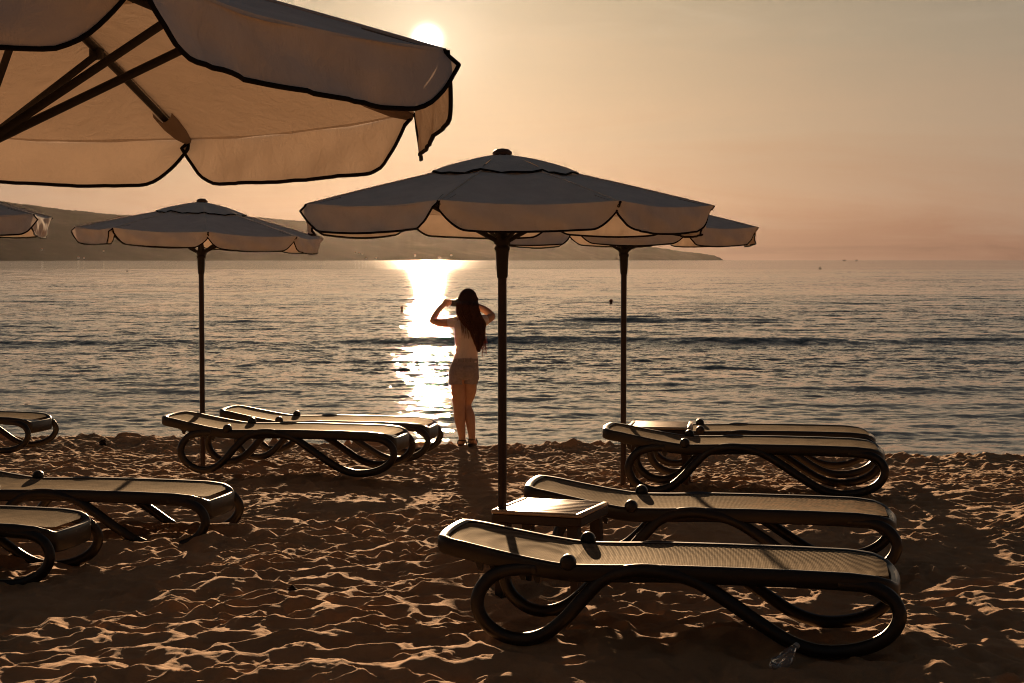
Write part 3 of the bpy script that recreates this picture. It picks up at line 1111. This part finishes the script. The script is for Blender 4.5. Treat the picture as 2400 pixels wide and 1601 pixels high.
# ------------------------------------------------------------------ side tables
def make_table():
    root = empty('side_table', (0, 0, 0))
    s, h = 0.47, 0.405
    mb = MB()
    hx = s / 2
    # frame of four edge boards round a recessed planked field, hole for the pole
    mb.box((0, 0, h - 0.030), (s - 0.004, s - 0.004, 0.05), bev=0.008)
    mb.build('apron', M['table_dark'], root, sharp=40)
    mb = MB()
    mb.box((0, 0, h), (s, s, 0.016), bev=0.005)
    for i in range(9):
        yk = -hx + 0.045 + i * (s - 0.09) / 8
        mb.box((0, yk, h + 0.0088), (s - 0.075, (s - 0.09) / 8 - 0.006, 0.003), bev=0.001)
    for sx in (-1, 1):
        mb.box((sx * (hx - 0.016), 0, h + 0.009), (0.026, s - 0.006, 0.005), bev=0.0015)
        mb.box((0, sx * (hx - 0.016), h + 0.0091), (s - 0.062, 0.026, 0.005), bev=0.0015)
    mb.build('tabletop', M['wood'], root, sharp=40)
    for sx in (-1, 1):
        for sy in (-1, 1):
            mb = MB()
            x0, y0 = sx * (hx - 0.055), sy * (hx - 0.055)
            x1, y1 = sx * (hx - 0.035), sy * (hx - 0.035)
            wt, wb = 0.028, 0.019
            P = []
            for (cx, cy, cz, ww) in ((x0, y0, h - 0.05, wt), (x1, y1, -0.04, wb)):
                P.append([(cx - ww, cy - ww, cz), (cx + ww, cy - ww, cz), (cx + ww, cy + ww, cz), (cx - ww, cy + ww, cz)])
            mb.grid(P, closed_v=True)
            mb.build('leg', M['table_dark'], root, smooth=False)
    return root


tb = make_table()
tb.location = (0.195, 8.53, 0.0); tb.rotation_euler = (0, 0, -R(20))
tag(tb, 'square side table round the central umbrella pole between the two near loungers', 'side table', 'low square side tables round umbrella poles')
t2 = copy_tree(tb)
t2.location = (1.12, 12.80, 0.0); t2.rotation_euler = (0, 0, -R(8))
tag(t2, 'square side table by the sea round the right umbrella pole', 'side table', 'low square side tables round umbrella poles')

# ------------------------------------------------------------------ woman taking a photo
def skin_chain(name, verts, edges, mat, parent, root_i=0, sub=2, mat_smooth=True):
    me = bpy.data.meshes.new(name)
    me.from_pydata([v[:3] for v in verts], edges, [])
    me.materials.append(mat)
    o = bpy.data.objects.new(name, me)
    COL.objects.link(o)
    o.parent = parent
    md = o.modifiers.new('skin', 'SKIN')
    md.use_smooth_shade = True
    md.branch_smoothing = 0.4
    for i, sv in enumerate(me.skin_vertices[0].data):
        r_ = verts[i][3]
        sv.radius = r_ if isinstance(r_, tuple) else (r_, r_)
        sv.use_root = (i == root_i)
    ss = o.modifiers.new('sub', 'SUBSURF')
    ss.levels = sub
    ss.render_levels = sub
    return o


PY = 17.25
KX = FPX / PY                                  # pixels per metre at her distance
FOOT_PY = 1045.0
wx0 = (1090 - 1200) / KX
FZ = CAM_Z - (FOOT_PY - 609) / KX
wr = empty('person', (wx0, PY, FZ))
tag(wr, 'long haired person in light top and denim shorts at the water edge raising a camera', 'person')


def wp(px, py, y=0.0):
    return ((px - 1090) / KX, y, (FOOT_PY - py) / KX)


V_, E_ = [], []


def nv(px, py, y, r_, link=None):
    k_ = 1.16
    V_.append((*wp(px, py, y), tuple(q * k_ for q in r_) if isinstance(r_, tuple) else r_ * k_))
    if link is not None:
        E_.append((link, len(V_) - 1))
    return len(V_) - 1


pel = nv(1088, 868, 0, (0.104, 0.076))
wst = nv(1092, 812, -0.005, (0.080, 0.046), pel)
chs = nv(1098, 775, -0.01, (0.104, 0.056), wst)
ush = nv(1100, 754, -0.015, (0.078, 0.055), chs)
nck = nv(1098, 738, 0.0, 0.044, ush)
hd0 = nv(1097, 722, 0.012, (0.060, 0.070), nck)
hd1 = nv(1097, 706, 0.020, (0.078, 0.092), hd0)
hd2 = nv(1097, 692, 0.020, (0.064, 0.078), hd1)
# arms
sL = nv(1072, 754, 0.0, 0.050, ush)
uL = nv(1044, 757, 0.05, 0.041, sL)
eL = nv(1010, 755, 0.10, 0.036, uL)
fL = nv(1021, 735, 0.17, 0.036, eL)
kL = nv(1035, 718, 0.24, 0.025, fL)
pL = nv(1043, 711, 0.265, (0.030, 0.020), kL)
sR = nv(1126, 752, 0.0, 0.050, ush)
uR = nv(1140, 750, 0.05, 0.041, sR)
eR = nv(1155, 741, 0.10, 0.037, uR)
fR = nv(1136, 727, 0.17, 0.036, eR)
kR = nv(1112, 716, 0.25, 0.025, fR)
pR = nv(1098, 712, 0.275, (0.030, 0.020), kR)
# legs, weight on her left foot
hL = nv(1074, 886, 0, 0.072, pel)
tL = nv(1073.5, 918, -0.005, 0.076, hL)
nL = nv(1076, 953, 0.0, 0.054, tL)
cL = nv(1077, 978, -0.02, 0.056, nL)
aL = nv(1083, 1026, -0.01, 0.031, cL)
gL = nv(1083, 1038, -0.015, 0.034, aL)
bL = nv(1077, 1042, 0.09, (0.040, 0.022), gL)
hR = nv(1103, 884, 0, 0.070, pel)
tR = nv(1101, 916, 0.03, 0.072, hR)
nR = nv(1090, 951, 0.08, 0.050, tR)
cR = nv(1101, 977, 0.02, 0.053, nR)
aR = nv(1106, 1024, -0.02, 0.031, cR)
gR = nv(1106, 1036, -0.02, 0.034, aR)
bR = nv(1113, 1040, 0.08, (0.040, 0.022), gR)
# fingers round the camera
for (hub_, bx, by, byy, sgn) in ((pL, 1043, 711, 0.265, 1), (pR, 1098, 712, 0.275, -1)):
    for f, (dx, dz, ln) in enumerate(((2, -7, 1.0), (4, -4, 1.05), (5, 0, 1.0), (4, 4, 0.85))):
        a_ = nv(bx + sgn * dx, by + dz * 0.7, byy + 0.012, 0.0105, hub_)
        b_ = nv(bx + sgn * (dx + 5 * ln), by + dz, byy + 0.028, 0.0090, a_)
        nv(bx + sgn * (dx + 9 * ln), by + dz + 0.6, byy + 0.018, 0.0078, b_)
    a_ = nv(bx + sgn * 1, by + 6, byy - 0.012, 0.0115, hub_)
    nv(bx + sgn * 7, by + 8.0, byy - 0.02, 0.0095, a_)
nv(1041, 700, 0.25, 0.008, pL)            # raised forefinger
body = skin_chain('body', V_, E_, M['skin'], wr)

# clothes follow the same skeleton


def loft(mb, rings, n=28, pw=2.3, mi=0, fold=0.0, ph=0.0):
    """rings: (centre px, py, half width px, depth m, y offset m)"""
    R_ = [Vector((a[0], a[1], 0)) for a in rings]
    ks = np.linspace(0, len(rings) - 1, (len(rings) - 1) * 3 + 1)
    A_ = np.array(rings, float)
    rows_ = []
    for k_ in ks:
        c_, p_, h_, d_, o_ = [float(np.interp(k_, range(len(rings)), A_[:, q])) for q in range(5)]
        row = []
        for q in range(n):
            a_ = 2 * PI * q / n
            ca, sa = math.cos(a_), math.sin(a_)
            x_ = math.copysign(abs(ca) ** (2 / pw), ca); y_ = math.copysign(abs(sa) ** (2 / pw), sa)
            w_ = 1 + fold * math.sin(5 * a_ + ph + k_ * 1.7) + 0.6 * fold * math.sin(9 * a_ - k_ * 2.3 + ph)
            v_ = Vector(wp(c_, p_, o_))
            row.append((v_.x + x_ * h_ / KX * w_, v_.y + y_ * d_ * w_, v_.z + 0.004 * math.sin(3 * a_ + ph)))
        rows_.append(row)
    mb.grid(rows_, mi, closed_v=True)


mb = MB()
loft(mb, [(1091, 848, 29.5, 0.100, 0), (1092, 832, 27.0, 0.088, -0.005), (1093.5, 814, 25.8, 0.082, -0.01), (1095.5, 796, 28.5, 0.088, -0.015), (1098, 776, 33.0, 0.098, -0.02),
          (1099, 763, 35.5, 0.096, -0.02), (1099, 753, 33.5, 0.082, -0.018), (1098.5, 745, 24.0, 0.064, -0.01), (1098, 741, 15.0, 0.055, -0.005)], fold=0.022)
mb.tube([wp(1076, 752, -0.005), wp(1062, 755, 0.012), wp(1054, 756, 0.03)], [0.060, 0.057, 0.055], 14, cap=False)
mb.tube([wp(1122, 751, -0.005), wp(1134, 751, 0.02), wp(1139, 750, 0.035)], [0.060, 0.057, 0.055], 14, cap=False)
mb.build('top', M['shirt'], wr)
mb = MB()
loft(mb, [(1091.5, 840, 28.0, 0.098, 0), (1090.5, 846, 29.5, 0.103, 0), (1088.5, 858, 33.0, 0.112, 0), (1087, 872, 35.3, 0.120, -0.004), (1087, 884, 35.6, 0.118, -0.004), (1087, 890, 34.5, 0.100, 0)], fold=0.010)
loft(mb, [(1071, 880, 18.5, 0.112, 0), (1070, 890, 18.5, 0.110, 0), (1069.5, 900, 18.8, 0.104, 0)], fold=0.02, n=20, pw=2.1)
loft(mb, [(1103, 880, 18.0, 0.112, 0), (1103, 890, 18.0, 0.108, 0.005), (1102.5, 899, 18.2, 0.102, 0.01)], fold=0.02, n=20, pw=2.1, ph=2.0)
sh_ = mb.build('shorts', M['denim'], wr)
mb = MB()
loft(mb, [(1091.6, 839, 28.8, 0.1015, 0), (1091, 844, 29.9, 0.105, 0)], n=28)
for bx_ in (1072, 1088, 1104):
    v_ = Vector(wp(bx_, 842, -0.104))
    mb.box(v_, (0.012, 0.006, 0.045), bev=0.002)
for bx_, sg in ((1075, -1), (1101, 1)):
    v_ = Vector(wp(bx_, 868, -0.122))
    mb.box(v_, (0.095, 0.006, 0.095), bev=0.002)
mb.build('waistband', M['denim'], sh_)
for (fx, fy, dx) in ((1083, 1043, -4), (1106, 1041, 5)):
    mb = MB()
    c0 = Vector(wp(fx, fy, 0.03))
    out_ = []
    for t in np.linspace(0, 2 * PI, 20, endpoint=False):
        out_.append((0.046 * math.cos(t) * (1 + 0.15 * math.sin(t)), 0.125 * math.sin(t)))
    sk = dx / KX / 0.1
    P = [[(c0.x + x + sk * y * 0.5, c0.y + y, c0.z + z) for (x, y) in out_] for z in (-0.018, 0.006)]
    mb.grid(P, closed_v=True)
    b0 = len(mb.v) - 20
    mb.f.append(tuple(range(b0, b0 + 20))); mb.m.append(0)
    for yy in (0.03, 0.07):
        mb.tube([(c0.x + 0.045 * math.cos(t) + sk * yy * 0.5, c0.y + yy, c0.z + 0.055 * math.sin(t)) for t in np.linspace(0, PI, 9)], 0.007, 6)
    mb.tube([(c0.x + 0.040 * math.cos(t), c0.y - 0.085 + 0.03 * abs(math.cos(t)), c0.z + 0.045) for t in np.linspace(PI, 2 * PI, 9)], 0.006, 6)
    mb.build('sandal', M['rubber'], wr)

# hair: a cap and several hundred locks swept over her right shoulder blade
mb = MB()
hc = Vector(wp(1097, 703, 0.005))
mb.ball(hc, (0.094, 0.108, 0.112), 20)
rnh = np.random.default_rng(4)
lev = [1.43, 1.334, 1.24, 1.177, 1.04, 0.965]
lo = [-0.080, -0.074, -0.015, 0.040, 0.100, 0.130]
hi_ = [0.132, 0.165, 0.205, 0.207, 0.178, 0.150]
for i in range(420):
    u = rnh.uniform(0, 1)
    dep = rnh.uniform(0, 1)
    kind = 0 if i < 330 else (1 if i < 385 else 2)
    a0 = PI * (1 - u)
    pts = []
    for th in (0.15, 0.5, 0.85, 1.2):
        pts.append(hc + Vector((-0.097 * math.cos(PI * u) * math.sin(th * 1.25), -0.108 * (0.35 + 0.65 * math.sin(PI * u)) * math.sin(th * 1.2) - 0.004, 0.115 * math.cos(th * 1.35))))
    yb = -0.115 - 0.035 * dep
    if kind == 0:
        endz = rnh.uniform(0.955, 1.15)
        for z, l_, h_ in zip(lev, lo, hi_):
            if z < endz: break
            pts.append(Vector((l_ + (h_ - l_) * u + rnh.normal(0, 0.004), yb + 0.01 * rnh.normal(), z)))
        l_ = np.interp(endz, lev[::-1], lo[::-1]); h_ = np.interp(endz, lev[::-1], hi_[::-1])
        pts.append(Vector((l_ + (h_ - l_) * u + rnh.normal(0, 0.008), yb, endz)))
    elif kind == 1:
        u2 = 0.6 + 0.4 * u
        for z, l_, h_ in list(zip(lev, lo, hi_))[:4]:
            pts.append(Vector((l_ + (h_ - l_) * u2, yb, z)))
        ez = rnh.uniform(0.90, 1.06)
        pts.append(Vector((0.165 + 0.05 * u + rnh.normal(0, 0.006), yb, (ez + 1.17) / 2 - 0.02)))
        pts.append(Vector((0.155 + 0.075 * u + rnh.normal(0, 0.008), yb, ez)))
    else:
        for z, x_ in ((1.43, -0.07 + 0.06 * u), (1.334, -0.065 + 0.06 * u), (1.25, -0.045 + 0.07 * u)):
            pts.append(Vector((x_, yb, z)))
        pts.append(Vector((-0.03 + 0.08 * u, yb, rnh.uniform(1.08, 1.2))))
    cp = catmull(pts, 3)
    nn_ = len(cp)
    w0 = 0.0066 if kind == 0 else 0.0036
    mb.tube(cp, [w0 * (1 - 0.75 * (j / (nn_ - 1)) ** 2) for j in range(nn_)], 4, cap=False)
mb.build('hair', M['hair'], wr)

# the camera she holds, its own thing
cr = empty('compact_camera', Vector((wx0, PY, FZ)) + Vector(wp(1068, 714, 0.30)))
tag(cr, 'small dark camera held up in front of the face', 'camera')
mb = MB(); mb.box((0, 0, 0.01), (0.125, 0.034, 0.068), bev=0.006); mb.box((0.015, 0, 0.05), (0.045, 0.03, 0.016), bev=0.004); mb.build('camera_body', M['camera'], cr, sharp=40)
mb = MB(); mb.lathe([(0.001, 0.045), (0.022, 0.045), (0.027, 0.038), (0.028, 0.0), (0.031, -0.01)], 18, mat=Matrix.Rotation(-PI / 2, 3, 'X')); mb.build('lens', M['camera'], cr, loc=(0.0, 0.018, 0.01))


# ------------------------------------------------------------------ swimmers
def swimmer(px, py, s, lab, arm):
    p = seapt(px, py)
    p.z -= 0.11 * s
    r0 = empty('person', p)
    tag(r0, lab, 'person', 'people swimming off the beach')
    V0 = [(0, 0, -0.30, (0.16, 0.10)), (0, 0, -0.02, (0.17, 0.10)), (0, 0, 0.07, 0.055), (0, 0, 0.14, (0.07, 0.085)), (0, 0, 0.235, (0.078, 0.09)), (0, 0, 0.29, (0.055, 0.065)),
          (-0.19, 0, -0.03, 0.055), (0.19, 0, -0.02, 0.055)]
    E0 = [(0, 1), (1, 2), (2, 3), (3, 4), (4, 5), (1, 6), (1, 7)]
    if arm:
        V0 += [(-0.45, -0.02, 0.0, 0.045), (-0.72, -0.05, 0.02, 0.035), (-0.86, -0.05, 0.04, 0.030), (0.42, 0.03, 0.06, 0.045), (0.66, 0.04, 0.05, 0.035), (0.8, 0.04, 0.04, 0.028)]
        E0 += [(6, 8), (8, 9), (9, 10), (7, 11), (11, 12), (12, 13)]
    V0 = [(x * s, y * s, z * s, tuple(k * s for k in r_) if isinstance(r_, tuple) else r_ * s) for x, y, z, r_ in V0]
    skin_chain('body', V0, E0, M['skin'], r0, 0, 2)
    mbh = MB(); mbh.ball((0, -0.012 * s, 0.245 * s), (0.092 * s, 0.105 * s, 0.098 * s), 14)
    mbh.ball((0, -0.05 * s, 0.14 * s), (0.07 * s, 0.06 * s, 0.10 * s), 12)
    mbh.build('hair', M['hair'], r0)


swimmer(1432, 711.5, 1.0, 'swimmer left of the right umbrella pole with arms spread on the water', True)
swimmer(942, 727.5, 0.85, 'swimmer with only the head out in the sun glitter at left of the standing person', False)


# ------------------------------------------------------------------ things lying on the sand
def bottle(name, loc, rot, s, crush, seed, label, group=None):
    r0 = empty(name, loc, rot)
    tag(r0, label, 'plastic bottle', group)
    rn = np.random.default_rng(seed)
    prof_ = [(0.004, 0), (0.028, 0.001), (0.033, 0.010), (0.033, 0.03), (0.030, 0.04), (0.033, 0.05), (0.033, 0.09), (0.030, 0.10), (0.033, 0.11), (0.032, 0.135), (0.022, 0.165), (0.0135, 0.180), (0.0135, 0.195)]
    nn = 26
    rows_ = []
    ph = rn.uniform(0, 6, 6)
    for r_, z in prof_:
        row = []
        for j in range(nn):
            q = 2 * PI * j / nn
            body_ = min(1, z / 0.03) * (1 if z < 0.14 else max(0, (0.18 - z) / 0.04))
            k_ = 1 + crush * body_ * (0.30 * math.sin(2 * q + ph[0] + z * 25) + 0.18 * math.sin(3 * q + ph[1] - z * 60) + 0.10 * math.sin(5 * q + ph[2] + z * 90))
            row.append((r_ * s * k_ * math.cos(q), r_ * s * k_ * math.sin(q) * (1 - 0.25 * crush * body_), z * s + crush * 0.006 * s * math.sin(q + z * 30)))
        rows_.append(row)
    mbb = MB(); mbb.grid(rows_, closed_v=True)
    mbb.build('bottle_body', M['clear'], r0)
    mbb = MB(); mbb.lathe([(0.001, 0.205), (0.015, 0.204), (0.016, 0.2), (0.016, 0.188), (0.0165, 0.186), (0.0165, 0.184), (0.0155, 0.183)], 16)
    for k_ in range(len(mbb.v)):
        mbb.v[k_] = tuple(c * s for c in mbb.v[k_])
    mbb.build('bottle_cap', M['white'], r0, sharp=40)


bottle('plastic_bottle', (1.045, 6.74, 0.012), (R(-58), R(28), R(-30)), 0.85, 1.0, 3, 'crumpled clear plastic bottle lying at the bottom edge under the nearest lounger')
bottle('plastic_bottle', (1.325, 12.95, gz(1.33, 12.95) - 0.015), (R(6), R(-4), 0), 0.55, 0.3, 5, 'left of two small clear bottles standing under the far side table', 'two clear bottles under the far side table')
bottle('plastic_bottle', (1.360, 12.97, gz(1.36, 12.97) - 0.015), (R(-3), R(7), 1.0), 0.58, 0.3, 6, 'right of two small clear bottles standing under the far side table', 'two clear bottles under the far side table')


def clod(px, py, r_, seed, lab):
    rn = np.random.default_rng(seed)
    d = CAM_Z * FPX / (py - 609)
    for _ in range(3):
        x = (px - 1200) / FPX * d
        d = (CAM_Z - gz(x, d)) * FPX / (py - 609)
    o_ = MB()
    n = 18
    rows_ = []
    ph = rn.uniform(0, 6, 8)
    for i in range(n // 2 + 1):
        p = PI * i / (n // 2)
        row = []
        for j in range(n):
            q = 2 * PI * j / n
            k_ = r_ * (1 + 0.22 * math.sin(2 * q + ph[0] + 2 * p) + 0.16 * math.sin(4 * q + ph[1] - 3 * p) + 0.12 * rn.normal())
            row.append((k_ * max(math.sin(p), .01) * math.cos(q), k_ * max(math.sin(p), .01) * math.sin(q), k_ * 0.75 * math.cos(p)))
        rows_.append(row)
    o_.grid(rows_, closed_v=True)
    o = o_.build('seaweed_clump', M['clod'], None, smooth=False, loc=(x, d, gz(x, d) + r_ * 0.35 - 0.005))
    tag(o, lab, 'seaweed clump', 'dark weed clumps on the sand')


clod(681, 1388, 0.022, 1, 'dark clump of weed on the open sand left of the nearest lounger')
clod(236, 1043, 0.042, 2, 'dark clump of weed on the sand crest midway between far left lounger and pole')
clod(489, 1214, 0.016, 4, 'small dark lump on the sand by the foot of the left edge lounger')

# ------------------------------------------------------------------ the air over the bay
mb = MB()
x0, x1, y0, y1, z0, z1 = -13500, 13500, -60, 12500, -12, 420
mb.add([(x0, y0, z0), (x1, y0, z0), (x1, y1, z0), (x0, y1, z0), (x0, y0, z1), (x1, y0, z1), (x1, y1, z1), (x0, y1, z1)],
       [(0, 3, 2, 1), (4, 5, 6, 7), (0, 1, 5, 4), (1, 2, 6, 5), (2, 3, 7, 6), (3, 0, 4, 7)])
hm = bpy.data.materials.new('haze')
hm.use_nodes = True
hm.node_tree.nodes.clear()
ht = NT(hm.node_tree)
ho = ht.n('ShaderNodeOutputMaterial')
hv = ht.n('ShaderNodeVolumePrincipled')
hv.inputs['Color'].default_value = (0.60, 0.54, 0.50, 1)
hv.inputs['Density'].default_value = 0.00000155
hv.inputs['Anisotropy'].default_value = 0.82
ht.l(hv.outputs[0], ho.inputs['Volume'])
haze = mb.build('haze', hm, None, smooth=False)
tag(haze, kind='stuff')
